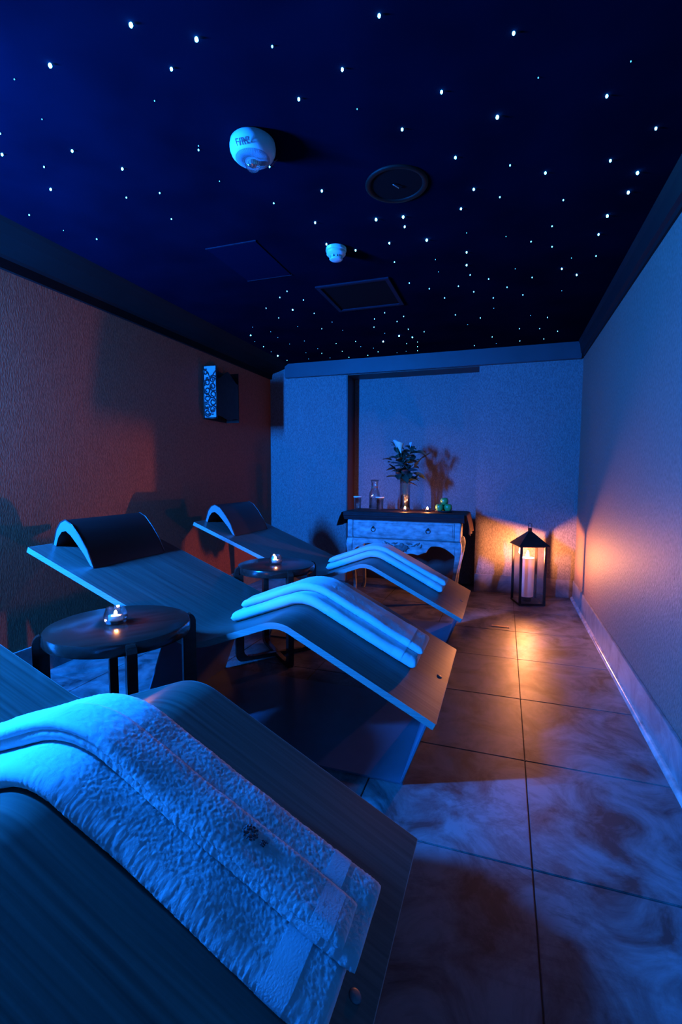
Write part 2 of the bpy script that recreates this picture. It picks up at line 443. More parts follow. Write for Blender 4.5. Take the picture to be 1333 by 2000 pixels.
# ---------------------------------------------------------------- folded towels
def towel_sheet(x0, x1, lift, th, y0, y1, step, rs, seed, fuzz, skew=0, end=.02):
    """folded slab that follows the lounger from x0 to x1; returns an MB"""
    D = dense(PROF, step)
    D = [p for p in D if x0 <= p.x <= x1]; N = normals(D); n = len(D)
    # arc length
    s = [0]
    for a, b in zip(D, D[1:]): s.append(s[-1]+(b-a).length)
    T = s[-1]; r = th/2
    ring = []
    W = y1-y0
    k = max(4, rs//8)
    m = max(6, int((W-2*r)/step))
    for i in range(k+1): a = pi/2+pi*i/k; ring.append((r+r*cos(a), r*sin(a)))            # near round edge
    for i in range(1, m): ring.append((r+(W-2*r)*i/m, -r))
    for i in range(k+1): a = -pi/2+pi*i/k; ring.append((W-r+r*cos(a), r*sin(a)))
    for i in range(1, m): ring.append((W-r-(W-2*r)*i/m, r))
    R = len(ring); v = []; f = []
    rnd = Vector((seed*3.1, seed*1.7, seed))
    for i in range(n):
        e = min(s[i], T-s[i]); q = 1 if e >= end else math.sqrt(max(0, 1-(1-e/end)**2))*.75+.25
        if end and i in (0, n-1): q = .22
        for yy, zz in ring:
            X = D[i].x
            y = y0+yy+skew*(X+.6)
            wob = .006*noise.noise(Vector((X*5, (y0+yy)*3, 0))+rnd)
            h = lift+r+zz*q
            h += .004*(zz/r+1)*.5*noise.noise(Vector((X*9, (y0+yy)*14, 2))+rnd)
            p = Vector((D[i].x, y+wob, D[i].y))+Vector((N[i].x, 0, N[i].y))*h
            if fuzz:
                d = noise.noise(p*270+rnd)*fuzz+noise.noise(p*115+rnd)*fuzz*.35
                nv = Vector((N[i].x*zz/r, (yy-r if yy < r else (yy-W+r if yy > W-r else 0))/r, N[i].y*zz/r))
                p += nv*d
            v.append(p)
    for i in range(n-1):
        for j in range(R):
            f.append((i*R+j, i*R+(j+1) % R, (i+1)*R+(j+1) % R, (i+1)*R+j))
    f += [tuple(range(R-1, -1, -1)), tuple(range((n-1)*R, n*R))]
    b = MB(); b.add(v, f); return b

def band(x0, x1, lift, th, y0, y1, skew=0, seed=9):
    """flat woven border wrapped round the towel near its hem"""
    return towel_sheet(x0, x1, lift, th, y0, y1, .004, 64, seed, 0, skew, end=0)

def towel(name, label, loc, x0, x1, lift, th, y0, y1, step, fuzz, seed, skew=0, bx=None, flap=None):
    t = thing(name, label, 'towel', loc, group='white folded towels laid over the loungers')
    o = towel_sheet(x0, x1, lift, th, y0, y1, step, 64, seed, fuzz, skew).build('folded_body', TERRY, t, smooth=True)
    if flap:
        fx1, fy0, fy1, fth = flap
        towel_sheet(x0+.03, fx1, lift+th-.010, fth+.010, fy0, fy1, step, 64, seed+.5, fuzz, skew).build('top_fold', TERRY, t, smooth=True)
        if bx: band(bx[0]+.01, bx[1]+.01, lift+th-.011, fth+.0115, fy0-.0005, fy1+.0005, skew, seed+.5).build('woven_band', BAND, t, autosmooth=.9)
    if bx:
        band(bx[0], bx[1], lift-.001, th+.0024, y0-.0008, y1+.0008, skew, seed).build('woven_band', BAND, t, autosmooth=.9)
    return t

for i, (fz, st, x0, xl, xu, ol, ou, nm) in enumerate([
        (.0012, .0024, -1.185, -.268, -.262, (.265, .530), (.350, .520), 'nearest lounger'),
        (.0013, .0042, -1.20, -.335, -.335, (.262, .545), (.330, .525), 'middle lounger'),
        (.0013, .007, -1.20, -.365, -.365, (.245, .470), (.275, .445), 'farthest lounger')]):
    L_ = (LX[i], LY[i], 0)
    towel('folded_towel', 'white folded terry towel, lower one of the pair on the '+nm, L_, x0, xl, .0015, .046, *ol, st, fz, i+1, bx=(xl-.105, xl-.062))
    t = towel('folded_towel', 'white folded terry towel lying on top of another towel on the '+nm, L_, x0+.03, xu, .0485, .034, *ou, st, fz, i+4, bx=(xu-.10, xu-.062),
              flap=(xu-.03, ou[0]-.002, ou[0]+.088, .012) if i == 0 else None)
    if i == 0:
        # dark embroidered floral crest
        tx = Vector((.622, 0, -.3168)).normalized(); nz = Vector((.3168, 0, .622)).normalized()
        base = Vector((-.492, .400, .4147))+nz*.0972
        e = MB()
        ty = Vector((0, 1, 0))
        def blob(a, b, r, h=.0016):
            c = base+tx*a+ty*b
            bb = MB().ball((0, 0, 0), (r, r*.6, h), 8, 6).xf(Matrix.Rotation(random.uniform(0, 6), 4, 'Z'))
            e.add([c+tx*p.x+ty*p.y+nz*p.z for p in bb.v], bb.f)
        for k in range(5): blob(.0075*cos(k*1.257), .0075*sin(k*1.257), .0055)
        for k in range(12): blob(.0135*cos(k*.524), .0135*sin(k*.524), random.uniform(.0025, .004))
        for k in range(9): blob(.026+.003*(k % 3), -.006+.0045*(k//3), .0022)
        for k in range(4): blob(.030+.002*k, .008-.001*k, .0018)
        e.build('embroidered_crest', THREAD, t, smooth=True)

# ---------------------------------------------------------------- round side tables
def make_table(label, c, r, zt, rot=45):
    t = thing('side_table', label, 'table', (*c, 0), radians(rot), group='round dark side tables between the loungers')
    MB().lathe([(.0001, zt-.045), (r-.008, zt-.045), (r-.002, zt-.042), (r, zt-.036), (r, zt-.008), (r-.003, zt-.002), (r-.008, zt), (.0001, zt)], 72).build('table_top', TABLEW, t, autosmooth=.6)
    for k in range(4):
        a = k*pi/2
        prof = [(r+.026, .05), (r+.026, zt-.03), (r+.020, zt-.012), (r+.008, zt-.002), (r+.0005, zt-.001), (r+.0005, zt-.046), (r-.025, zt-.046), (r-.025, .06),
                (r-.032, .04), (r-.05, .028), (r-.08, .0245), (r-.08, .0), (r-.02, .0), (r+.012, .008), (r+.022, .026)]
        MB().prism(prof, -.0165, .0165).xf(Matrix.Rotation(a, 4, 'Z')).build('leg', TABLEW, t, bevel=.003)
    for a in (0, pi/2):
        z0 = 0 if a == 0 else .0
        if a == 0:
            MB().box(-r+.08, r-.08, -.0165, .0165, .0, .0245).build('floor_bar', TABLEW, t, bevel=.003)
        else:
            for s in (1, -1):
                MB().box(.0165 if s > 0 else -r+.08, r-.08 if s > 0 else -.0165, -.0165, .0165, 0, .0245).xf(Matrix.Rotation(a, 4, 'Z')).build('floor_bar', TABLEW, t, bevel=.003)
    return t
T1, T2, TZ = (-1.335, 1.378), (-1.345, 2.69), .60
make_table('round dark wooden side table nearest the camera, with four slab legs', T1, .25, TZ, 51)
make_table('round dark wooden side table between the middle and farthest loungers', T2, .24, .59)

def flame(parent, c, r, h, m):
    prof = [(.0001, 0), (r*.75, h*.12), (r, h*.3), (r*.8, h*.55), (r*.4, h*.8), (.0001, h)]
    return MB().lathe(prof, 12, c).build('flame', m, parent, smooth=True)

def tealight(label, loc, s=1.0):
    t = thing('tealight_holder', label, 'candle', loc, group='glass tealight holders')
    g = [(.024*s, 0), (.031*s, .004*s), (.037*s, .020*s), (.035*s, .030*s), (.028*s, .052*s), (.0265*s, .052*s), (.030*s, .030*s), (.030*s, .016*s), (.022*s, .010*s), (.0001, .010*s)]
    MB().lathe([(.0001, 0)]+g, 10).build('glass_cup', CLEAR, t)
    MB().lathe([(.0001, .0105*s), (.0215*s, .0105*s), (.0225*s, .026*s), (.0001, .025*s)], 20).build('wax', WAXS, t, smooth=True)
    MB().tube([(0, 0, .024*s), (.001, 0, .033*s)], .0008, 6).build('wick', IRON, t)
    flame(t, (0, 0, .029*s), .0048*s, .014*s, FLAME_S)
    return t
tealight('lit tealight in a faceted glass on the nearest round table', (-1.345, 1.37, TZ), 1.15)
tealight('lit tealight in a faceted glass on the farther round table', (-1.34, 2.67, .59), 1.15)

# ---------------------------------------------------------------- lantern
ln = thing('candle_lantern', 'tall black metal lantern with a pyramid roof on the floor', 'lantern', (.2325, 4.592, 0), YAW-.03)
hw = .106
post = MB().box(-.008, .008, -.008, .008, .012, .535)
for sx in (-1, 1):
    for sy in (-1, 1):
        o = MB().box(-.0095, .0095, -.0095, .0095, .0, .535).build('post', IRON, ln, bevel=.001); o.location = (sx*hw, sy*hw, 0)
for k in range(4):
    o = MB().box(-hw+.0095, hw-.0095, -.0095, .0095, 0, .019).build('bottom_rail', IRON, ln, bevel=.001)
    o.rotation_euler.z = k*pi/2; o.location = Vector((0, -hw, 0)).xyz if k == 0 else (Matrix.Rotation(k*pi/2, 3, 'Z') @ Vector((0, -hw, 0)))
    o = MB().box(-hw+.0095, hw-.0095, -.007, .007, .521, .535).build('top_rail', IRON, ln, bevel=.001)
    o.rotation_euler.z = k*pi/2; o.location = Matrix.Rotation(k*pi/2, 3, 'Z') @ Vector((0, -hw, 0))
    o = MB().box(-hw+.0095, hw-.0095, -.001, .001, .019, .521).build('pane', PANE, ln)
    o.rotation_euler.z = k*pi/2; o.location = Matrix.Rotation(k*pi/2, 3, 'Z') @ Vector((0, -hw, 0))
MB().box(-hw, hw, -hw, hw, .012, .018).build('floor_tray', IRON, ln)
e = .133
MB().add([(-e, -e, .535), (e, -e, .535), (e, e, .535), (-e, e, .535), (-.014, -.014, .652), (.014, -.014, .652), (.014, .014, .652), (-.014, .014, .652),
          (-e, -e, .529), (e, -e, .529), (e, e, .529), (-e, e, .529), (0, 0, .64)],
         [(0, 1, 5, 4), (1, 2, 6, 5), (2, 3, 7, 6), (3, 0, 4, 7), (4, 5, 6, 7), (0, 8, 9, 1), (1, 9, 10, 2), (2, 10, 11, 3), (3, 11, 8, 0), (8, 12, 9), (9, 12, 10), (10, 12, 11), (11, 12, 8)]).build('roof', IRON, ln)
MB().box(-.014, .014, -.014, .014, .648, .682).build('roof_cap', IRON, ln, bevel=.002)
MB().tube([(.016*cos(a), 0, .700+.026*sin(a)) for a in [2*pi*k/20 for k in range(20)]], .0028, 6, closed=True).build('ring_handle', IRON, ln, smooth=True)
cn = thing('pillar_candle', 'thick white pillar candle burning inside the lantern', 'candle', (.2325-.012, 4.592, .018))
MB().lathe([(.0001, 0), (.046, 0), (.048, .004), (.048, .042), (.0001, .042)], 28).build('candle_foot', IRON, cn, autosmooth=.7)
MB().lathe([(.0001, .043), (.056, .043), (.058, .046), (.060, .385), (.058, .394), (.055, .394), (.052, .385), (.047, .31), (.0001, .30)], 40).build('wax_body', WAXM, cn, autosmooth=.9)
MB().tube([(0, 0, .30), (.001, 0, .395)], .0012, 6).build('wick', IRON, cn)
flame(cn, (0, 0, .398), .0125, .062, FLAME_L)

# ---------------------------------------------------------------- carved console
CX0, CX1, CY0, CY1, CZ = -1.385, -.345, 4.265, 4.70, .81
cs = thing('console_table', 'antique limed wood console with carved apron and one wide drawer', 'table', ((CX0+CX1)/2, CY0, 0))
HWc = (CX1-CX0)/2; DY = CY1-CY0
topf = [(-.006, .735), (-.018, .737), (-.022, .748), (-.034, .758), (-.036, .768), (-.046, .772), (-.052, .782), (-.046, .790), (-.052, .798), (-.048, .806), (-.040, CZ), (DY, CZ), (DY, .735)]
tp = MB()
tp.prism([(y, z) for y, z in topf], -HWc-.03, HWc+.03, 'x'); tp.build('top', CONTOP, cs, autosmooth=.8)
MB().box(-HWc+.02, HWc-.02, .012, DY, .57, .735).build('carcass', GREYWOOD, cs)
dr = MB().box(-HWc+.055, HWc-.055, -.004, .018, .583, .725).build('drawer', GREYWOOD, cs, bevel=.004)
MB().box(-HWc+.07, HWc-.07, -.007, -.0035, .598, .711).build('drawer_panel', GREYWOOD, dr, bevel=.003)
for sx in (-.27, .235):
    MB().lathe([(.0001, .004), (.008, .004), (.012, 0)], 14).xf(Matrix.Translation((sx, -.007, .668)) @ Matrix.Rotation(pi/2, 4, 'X')).build('pull_plate', IRON, dr, smooth=True)
    MB().tube([(sx+.019*sin(a), -.0125, .650+.019*cos(a)) for a in [2*pi*k/20 for k in range(20)]], .003, 6, closed=True).build('ring_pull', IRON, dr, smooth=True)
for sx in (-1, 1):
    MB().box(sx*(HWc-.027)-.026, sx*(HWc-.027)+.026, -.008, .05, .57, .735).build('corner_stile', GREYWOOD, cs, bevel=.006)
# moulding under the drawer
MB().box(-HWc+.0, HWc-.0, -.012, .015, .562, .572).build('moulding', CARVE, cs, bevel=.003)
# scalloped apron
def apron(y0, y1, hw_):
    pts = []
    n = 60
    for i in range(n+1):
        u = -1+2*i/n; a = abs(u)
        if a > .55: z = .515-.075*((a-.55)/.45)**2.2+.012*sin((a-.55)/.45*pi)
        elif a > .47: z = .515-.05*(.55-a)/.08
        else: z = .438+.02*abs(sin(a/.47*pi*1.5))-.025*(1-a/.47)
        pts.append((u*hw_, z))
    return MB().prism(pts+[(hw_, .566), (-hw_, .566)], y0, y1)
apron(-.004, .018, HWc-.05).build('apron', GREYWOOD, cs)
cv = MB()
for k in range(15):
    a = -pi*.05-pi*.9*k/14
    L_ = .06+.03*sin(k*1.9)**2
    bb = MB().ball((.028, 0, 0), (L_*.55, .007, .009), 8, 6).xf(Matrix.Translation((0, -.009, .515)) @ Matrix.Rotation(a, 4, 'Y').inverted() @ Matrix.Scale(1, 4))
    cv.add(bb.v, bb.f)
for k in range(12):
    s = 1 if k % 2 else -1; j = k//2
    bb = MB().ball((0, 0, 0), (.02, .005, .0065), 8, 6).xf(Matrix.Translation((s*(.055+.024*j), -.008, .530-.006*(j % 3)+.008*sin(j*2))) @ Matrix.Rotation(s*(.5-.35*j), 4, 'Y'))
    cv.add(bb.v, bb.f)
cv.ball((0, -.01, .512), (.022, .010, .026), 10, 8)
cv.build('carving', CARVE, cs, smooth=True)
MB().box(-HWc+.03, -HWc+.045, .05, DY-.03, .50, .57).build('side_apron', GREYWOOD, cs)
MB().box(HWc-.045, HWc-.03, .05, DY-.03, .50, .57).build('side_apron', GREYWOOD, cs)
for sx in (-1, 1):
    for yy in (.022, DY-.03):
        q = MB(); prof = [(.570, -.004, .030), (.54, .004, .031), (.50, .010, .029), (.42, .004, .024), (.32, -.012, .019), (.22, -.026, .016), (.12, -.034, .014), (.05, -.030, .015), (.02, -.016, .019), (0, -.008, .018)]
        v = []; f = []
        for z, off, r in prof:
            cx = sx*(HWc-.028+off); cy = yy-(off if yy < .1 else -off)*.8
            v += [(cx-r, cy-r, z), (cx+r, cy-r, z), (cx+r, cy+r, z), (cx-r, cy+r, z)]
        for i in range(len(prof)-1):
            for k in range(4): f.append((i*4+k, i*4+(k+1) % 4, i*4+4+(k+1) % 4, i*4+4+k))
        f += [(0, 1, 2, 3), tuple(range(len(v)-1, len(v)-5, -1))]
        q.add(v, f).build('leg', GREYWOOD, cs, bevel=.005, autosmooth=.7)

MB().box(-HWc+.05, HWc-.05, DY-.02, DY-.008, .10, .57).build('shade_panel', mat('dark shade panel', (.03, .014, .010), .6), cs)  # added dark panel, stands in for the shade beneath the console
# cloth runner draped over both ends
rv = []; rf = []
def run_path(n=90):
    P = []
    xl, xr = CX0-.032, CX1+.032
    dl, dr_ = .135, .180
    tot = dl+(xr-xl)+dr_
    for i in range(n+1):
        s = tot*i/n
        if s < dl: k = (dl-s)/dl; P.append((xl-.012-.035*sin(k*1.4), CZ-(dl-s), k))
        elif s > dl+(xr-xl): k = (s-dl-(xr-xl))/dr_; P.append((xr+.012+.03*sin(k*1.3), CZ-(s-dl-(xr-xl)), -k))
        else: P.append((xl+s-dl, CZ, 0))
    return P
RP = run_path(); ny = 24
for layer in (.004, .0012):
    for (x, z, k) in RP:
        for j in range(ny+1):
            u = j/ny
            y0, y1 = (CY0-.03, CY1-.03)
            d = abs(k); y = y0+(y1-y0)*u
            if d:
                y = y0-(.027*min(1, d*4) if k < 0 else .03*d)*(1-u)+(y1-y0)*u+.012*d*sin(u*9)
                xx = x+(1 if k < 0 else -1)*(.010*d*sin(u*14+1)); zz = z
            else: xx, zz = x, z+.0006*noise.noise(Vector((x*20, y*20, 0)))
            off = layer
            if k == 0: p = (xx, y, zz+off)
            else: p = (xx+(off if k < 0 else -off), y, zz+off*.6)
            rv.append(p)
n1 = len(RP)*(ny+1)
for i in range(len(RP)-1):
    for j in range(ny):
        a = i*(ny+1)+j; q = (a, a+1, a+ny+2, a+ny+1)
        rf += [q, tuple(n1+x for x in q[::-1])]
for i in range(len(RP)-1):
    for a in (i*(ny+1), i*(ny+1)+ny): rf.append((a, a+ny+1, n1+a+ny+1, n1+a))
for i0 in (0, (len(RP)-1)*(ny+1)):
    for j in range(ny): a = i0+j; rf.append((a, a+1, n1+a+1, n1+a))
o = mk('table_runner', rv, rf, CLOTH, smooth=True)
tag(o, 'dark satin runner hanging over both ends of the carved console', 'cloth')

# ---------------------------------------------------------------- things on the console
RZ = CZ+.0052
def tumbler(label, loc):
    t = thing('water_tumbler', label, 'glass', loc, group='covered tumblers on the console')
    MB().lathe([(.0001, 0), (.031, 0), (.033, .004), (.036, .118), (.0345, .118), (.0315, .012), (.0001, .010)], 28).build('glass_body', CLEAR, t, smooth=True)
    MB().lathe([(.0001, .1185), (.041, .1185), (.041, .1265), (.039, .1275), (.0001, .1275)], 28).build('paper_cap', PAPER, t)
tumbler('clear tumbler with a white paper cap at the left end of the console', (-1.36, 4.50, RZ))
tumbler('clear tumbler with a white paper cap in front of the carafe', (-1.125, 4.46, RZ))
t = thing('water_carafe', 'glass water carafe with a flared lip on the console', 'carafe', (-1.215, 4.60, RZ))
MB().lathe([(.0001, 0), (.050, 0), (.054, .006), (.055, .13), (.050, .165), (.033, .20), (.029, .225), (.034, .26), (.045, .29), (.043, .29), (.032, .26), (.027, .225), (.031, .20), (.048, .163), (.052, .13), (.051, .010), (.0001, .008)], 32).build('glass_body', CLEAR, t, smooth=True)
MB().lathe([(.0001, .009), (.0495, .012), (.0505, .11), (.0001, .11)], 28).build('water', WATER, t, smooth=True)
MB().lathe([(.0305, .208), (.0345, .208), (.0345, .224), (.0305, .224)], 28, cap=False).build('neck_band', RUSTBAND, t)

VX, VY = -.905, 4.58
t = thing('glass_vase', 'tall clear glass vase holding the bouquet on the console', 'vase', (VX, VY, RZ))
MB().lathe([(.0001, 0), (.046, 0), (.049, .005), (.048, .18), (.050, .24), (.056, .30), (.054, .30), (.047, .24), (.045, .18), (.046, .012), (.0001, .01)], 32).build('glass_body', CLEAR, t, smooth=True)
MB().lathe([(.0001, .011), (.0445, .012), (.044, .15), (.0001, .15)], 28).build('water', WATER, t, smooth=True)

def leaf_mesh(L, W, bend):
    v = []; f = []; n = 7
    for i in range(n+1):
        u = i/n; wd = W*sin(pi*min(1, u*.92+.06))**.8*(1 if u < .97 else .2); z = bend*u*u*L
        v += [(u*L, -wd/2, z+wd*.18), (u*L, 0, z), (u*L, wd/2, z+wd*.18)]
    for i in range(n): a = i*3; f += [(a, a+1, a+4, a+3), (a+1, a+2, a+5, a+4)]
    m = len(v); v += [(x, y, z-.0012) for x, y, z in v]
    f += [tuple(m+i for i in q[::-1]) for q in f[:]]
    return v, f

def sprig(label, tip, bulge, leaves, m, kind='leafy_sprig', size=(.09, .045), seed=0):
    rnd = random.Random(seed)
    t = thing(kind, label, 'foliage' if kind == 'leafy_sprig' else 'flower', (VX, VY, RZ), group='stems in the vase')
    a0 = rnd.uniform(0, 6)
    P0 = Vector((.018*cos(a0), .018*sin(a0), .02)); P1 = Vector((bulge[0]*.12, bulge[1]*.12, .30)); P2 = Vector(tip)
    path = []
    for k in range(15):
        u = k/14
        path.append(P0*(1-u)**2+P1*2*u*(1-u)*1.0+P2*u*u)
    MB().tube(path, [.003-.0012*k/14 for k in range(15)], 6).build('stem', STEM, t, smooth=True)
    for k in range(leaves):
        u = .45+.55*(k+.5)/leaves; i = min(13, int(u*14)); p = path[i].lerp(path[i+1], u*14-i)
        v, f = leaf_mesh(size[0]*rnd.uniform(.75, 1.2), size[1]*rnd.uniform(.8, 1.2), rnd.uniform(-.5, .2))
        yaw = k*2.4+rnd.uniform(-.4, .4); pit = rnd.uniform(-.8, .1)
        Mx = Matrix.Translation(p) @ Matrix.Rotation(yaw, 4, 'Z') @ Matrix.Rotation(pit, 4, 'Y') @ Matrix.Rotation(rnd.uniform(-.5, .5), 4, 'X')
        b = MB().add(v, f).xf(Mx)
        b.build('leaf', m, t, smooth=True)
    return t, path
sp = [((-.16, -.03, .52), LEAF, 9, 'drooping dark leafy sprig, leftmost in the bouquet'),
      ((-.11, .05, .62), LEAF, 8, 'upright dark leafy sprig at the upper left of the bouquet'),
      ((-.03, .06, .60), LEAF, 10, 'dark leafy sprig behind the calla lily'),
      ((.05, .0, .62), LEAF, 11, 'tall dark leafy sprig right of the calla lily'),
      ((.11, -.02, .60), LEAF, 10, 'tallest dark leafy sprig at the upper right of the bouquet'),
      ((.14, .02, .50), LEAF, 9, 'low dark leafy sprig on the right of the bouquet'),
      ((-.09, -.07, .40), LEAF2, 6, 'dusky purple leafy sprig low on the left of the bouquet'),
      ((.03, -.08, .42), LEAF2, 5, 'dusky purple leafy sprig low in front of the vase rim'),
      ((-.04, -.06, .50), LEAF, 9, 'dark leafy sprig below the calla lily')]
for i, (tip, m, n, lb) in enumerate(sp):
    sprig(lb, tip, tip, n, m, seed=i+3, size=(.125, .062) if m is LEAF else (.13, .05))
def calla(label, tip, m, s, seed):
    t, path = sprig(label, tip, tip, 0, LEAF, 'calla_lily', seed=seed)
    v = []; f = []; n = 20
    for i, (z, r) in enumerate([(0, .004), (.02, .009), (.04, .016), (.058, .026), (.072, .036)]):
        for k in range(n):
            a = 2*pi*k/n; zz = z+(.018*(1+cos(a)) if i == 4 else (.006*(1+cos(a)) if i == 3 else 0))
            v.append((r*s*cos(a)*(1.25 if cos(a) > 0 and i > 2 else 1), r*s*sin(a), zz*s))
    for i in range(4):
        for k in range(n): f.append((i*n+k, i*n+(k+1) % n, (i+1)*n+(k+1) % n, (i+1)*n+k))
    m2 = len(v); v += [(x*.95, y*.95, z+.001) for x, y, z in v]; f += [tuple(m2+i for i in q[::-1]) for q in f[:]]
    d = path[-1]
    MB().add(v, f).xf(Matrix.Translation(d) @ Matrix.Rotation(2.2+seed, 4, 'Z') @ Matrix.Rotation(.15, 4, 'Y')).build('spathe', m, t, smooth=True)
    MB().tube([d+Vector((0, 0, .01*s)), d+Vector((0, 0, .05*s))], .004*s, 8).build('spadix', BRASS if m is PETAL else STEM, t, smooth=True)
calla('cream calla lily at the top middle of the bouquet', (-.035, -.05, .545), PETAL, 1.15, 20)
calla('pale blue slender flower at the upper left of the bouquet', (-.085, -.03, .60), PALEPETAL, .7, 21)
calla('slim pale flower bud at the upper right of the bouquet', (.055, -.05, .60), PALEPETAL, .45, 22)

def lotus(label, loc):
    t = thing('lotus_tealight', label, 'candle', loc, group='lotus shaped glass tealights on the console')
    for ring, (n, r0, L, tilt, off) in enumerate([(9, .026, .042, -.35, 0), (8, .022, .036, -.85, .35)]):
        for k in range(n):
            v, f = leaf_mesh(L, .026, .25)
            MB().add(v, f).xf(Matrix.Rotation(2*pi*k/n+off, 4, 'Z') @ Matrix.Translation((r0, 0, .005)) @ Matrix.Rotation(tilt, 4, 'Y')).build('glass_petal', CLEAR, t, smooth=True)
    MB().lathe([(.0001, 0), (.028, 0), (.030, .004), (.0001, .005)], 20).build('glass_base', CLEAR, t, smooth=True)
    MB().lathe([(.0001, .0055), (.019, .0055), (.020, .019), (.0001, .0185)], 20).build('wax', WAXS, t, smooth=True)
    flame(t, (0, 0, .022), .0075, .022, FLAME_S)
lotus('lit lotus shaped tealight in front of the vase', (-.868, 4.40, RZ))
lotus('lit lotus shaped tealight between the vase and the apples', (-.665, 4.43, RZ))

t = thing('fruit_dish', 'low dark dish under the green apples', 'dish', (-.515, 4.45, RZ))
MB().lathe([(.0001, 0), (.06, 0), (.062, .004), (.088, .014), (.086, .016), (.058, .008), (.0001, .008)], 32).build('dish', CONTOP, t, smooth=True)
def apple(label, loc, rz):
    t = thing('green_apple', label, 'apple', loc, rz, group='green apples in a dish')
    R = .036
    MB().lathe([(.0001, .008), (.010, .002), (.020, .002), (.030, .012), (.036, .028), (.037, .042), (.033, .056), (.024, .065), (.013, .066), (.005, .061), (.0001, .058)], 24).build('flesh', APPLE, t, smooth=True)
    MB().tube([(0, 0, .058), (.002, 0, .068), (.005, 0, .076)], .0013, 6).build('stalk', RUSTBAND, t, smooth=True)
apple('green apple at the left of the dish', (-.555, 4.435, RZ+.0075), 0)
apple('green apple at the right of the dish', (-.478, 4.440, RZ+.0075), 1)
apple('green apple at the back of the dish', (-.515, 4.502, RZ+.0075), 2)
apple('green apple on top of the others in the dish', (-.515, 4.460, RZ+.063), 3)

# ---------------------------------------------------------------- pierced sconce on the left wall
sc_ = thing('wall_sconce', 'pierced metal box sconce on the left wall near the back corner', 'sconce', (XL, 3.63, 1.635))
SW, SD, SH = .365, .138, .452
MB().box(0, .006, 0, SW, 0, SH).build('back_plate', IRON, sc_)
sd = MB().box(.006, SD, .003, .006, .0, SH).build('side_liner', mat('pale sconce liner', (.22, .22, .25), .5), sc_)
# filigree over the near side
fg = MB(); rnd = random.Random(5)
fg.box(.004, .012, -.003, .003, 0, SH); fg.box(SD-.008, SD, -.003, .003, 0, SH); fg.box(.004, SD, -.003, .003, 0, .012)
def scroll(cx, cz, r, turns, dirn, w=.0085, ph=0):
    n = 22
    fg.tube([(cx+(r*(1-.62*k/n))*cos(ph+dirn*turns*2*pi*k/n), 0, cz+(r*(1-.62*k/n))*sin(ph+dirn*turns*2*pi*k/n)) for k in range(n+1)], w/2, 6)
for k, z in enumerate([.05, .115, .18, .245, .31]):
    scroll(.042, z, .032, 1.25, 1 if k % 2 else -1, .013, k)
    scroll(.098, z+.03, .034, 1.25, -1 if k % 2 else 1, .013, k*1.7)
for k in range(26):
    fg.ball((rnd.uniform(.015, SD-.012), 0, rnd.uniform(.02, SH*.8)), (rnd.uniform(.006, .014), .004, rnd.uniform(.006, .016)), 8, 6)
scroll(.03, .40, .026, .8, 1, .014, 1.2); fg.tube([(.01, 0, .43), (.05, 0, .40), (.075, 0, .34), (.12, 0, .40), (SD-.005, 0, .41)], .006, 6)
fg.build('filigree', IRON, sc_, smooth=True)
MB().box(.006, SD, SW-.006, SW, 0, SH).build('side_panel', IRON, sc_)
fp = [(0, .03)]
for k in range(13): u = k/12; fp.append((SW*u, .0+.05*sin(pi*u)*0+.03*abs(cos(pi*u))))
tops = [(SW*(1-k/24), SH-.02-.085*abs(cos(pi*(k/24)*1.0))**1.5+.0*k) for k in range(25)]
MB().prism([(a, b) for a, b in fp[1:]]+tops, SD-.004, SD, 'x').build('front_panel', IRON, sc_)

# ---------------------------------------------------------------- ceiling fittings
def text_mesh(name, s, size, m, parent, Mx):
    c = bpy.data.curves.new(name, 'FONT'); c.body = s; c.size = size; c.extrude = .0004; c.offset = .0002; c.align_x = 'CENTER'; c.align_y = 'CENTER'
    tmp = bpy.data.objects.new('tmp_text', c); COL.objects.link(tmp)
    bpy.context.view_layer.update()
    me = bpy.data.meshes.new_from_object(tmp.evaluated_get(bpy.context.evaluated_depsgraph_get()))
    bpy.data.objects.remove(tmp)
    me.materials.clear(); me.materials.append(m)
    o = link(name, me, parent); o.matrix_local = Mx
    return o

dp = px_on_z(494, 276, ZC)
fd = thing('fire_sounder', 'large white fire alarm sounder with clear strobe dome on the ceiling', 'alarm', (dp.x, dp.y, ZC))
PRF = [(.0001, 0), (.074, 0), (.080, -.006), (.083, -.022), (.082, -.036), (.076, -.050), (.066, -.060), (.056, -.065)]
MB().lathe(PRF+[(.030, -.072), (.0001, -.072)], 48).build('housing', WHITEP, fd, smooth=True)
MB().lathe([(.0815, -.030), (.0822, -.0305), (.0818, -.032), (.0808, -.0315)], 48, cap=False).build('seam', GREYP, fd, smooth=True)
gr = MB()
for rr, zz in ((.060, -.0632), (.056, -.0652), (.052, -.0662), (.048, -.0673), (.044, -.0684), (.040, -.0694), (.036, -.0704), (.032, -.0714)):
    for k in range(56):
        a = 2*pi*k/56
        gr.ball((rr*cos(a), rr*sin(a), zz), (.0015, .0015, .0013), 5, 4)
gr.build('speaker_grille', GREYP, fd)
MB().lathe([(.0625, -.0622), (.056, -.0656), (.030, -.0724), (.030, -.0720)], 48, cap=False).build('grille_plate', mat('grille plate', (.22, .24, .28), .6), fd, smooth=True)
MB().lathe([(.027, -.071), (.029, -.0715), (.029, -.080), (.024, -.094), (.014, -.103), (.0001, -.106)], 28).build('strobe_dome', CLEAR, fd, smooth=True)
MB().lathe([(.0001, -.073), (.018, -.073), (.014, -.085), (.006, -.09), (.0001, -.092)], 12).build('strobe_lamp', CHROME, fd)
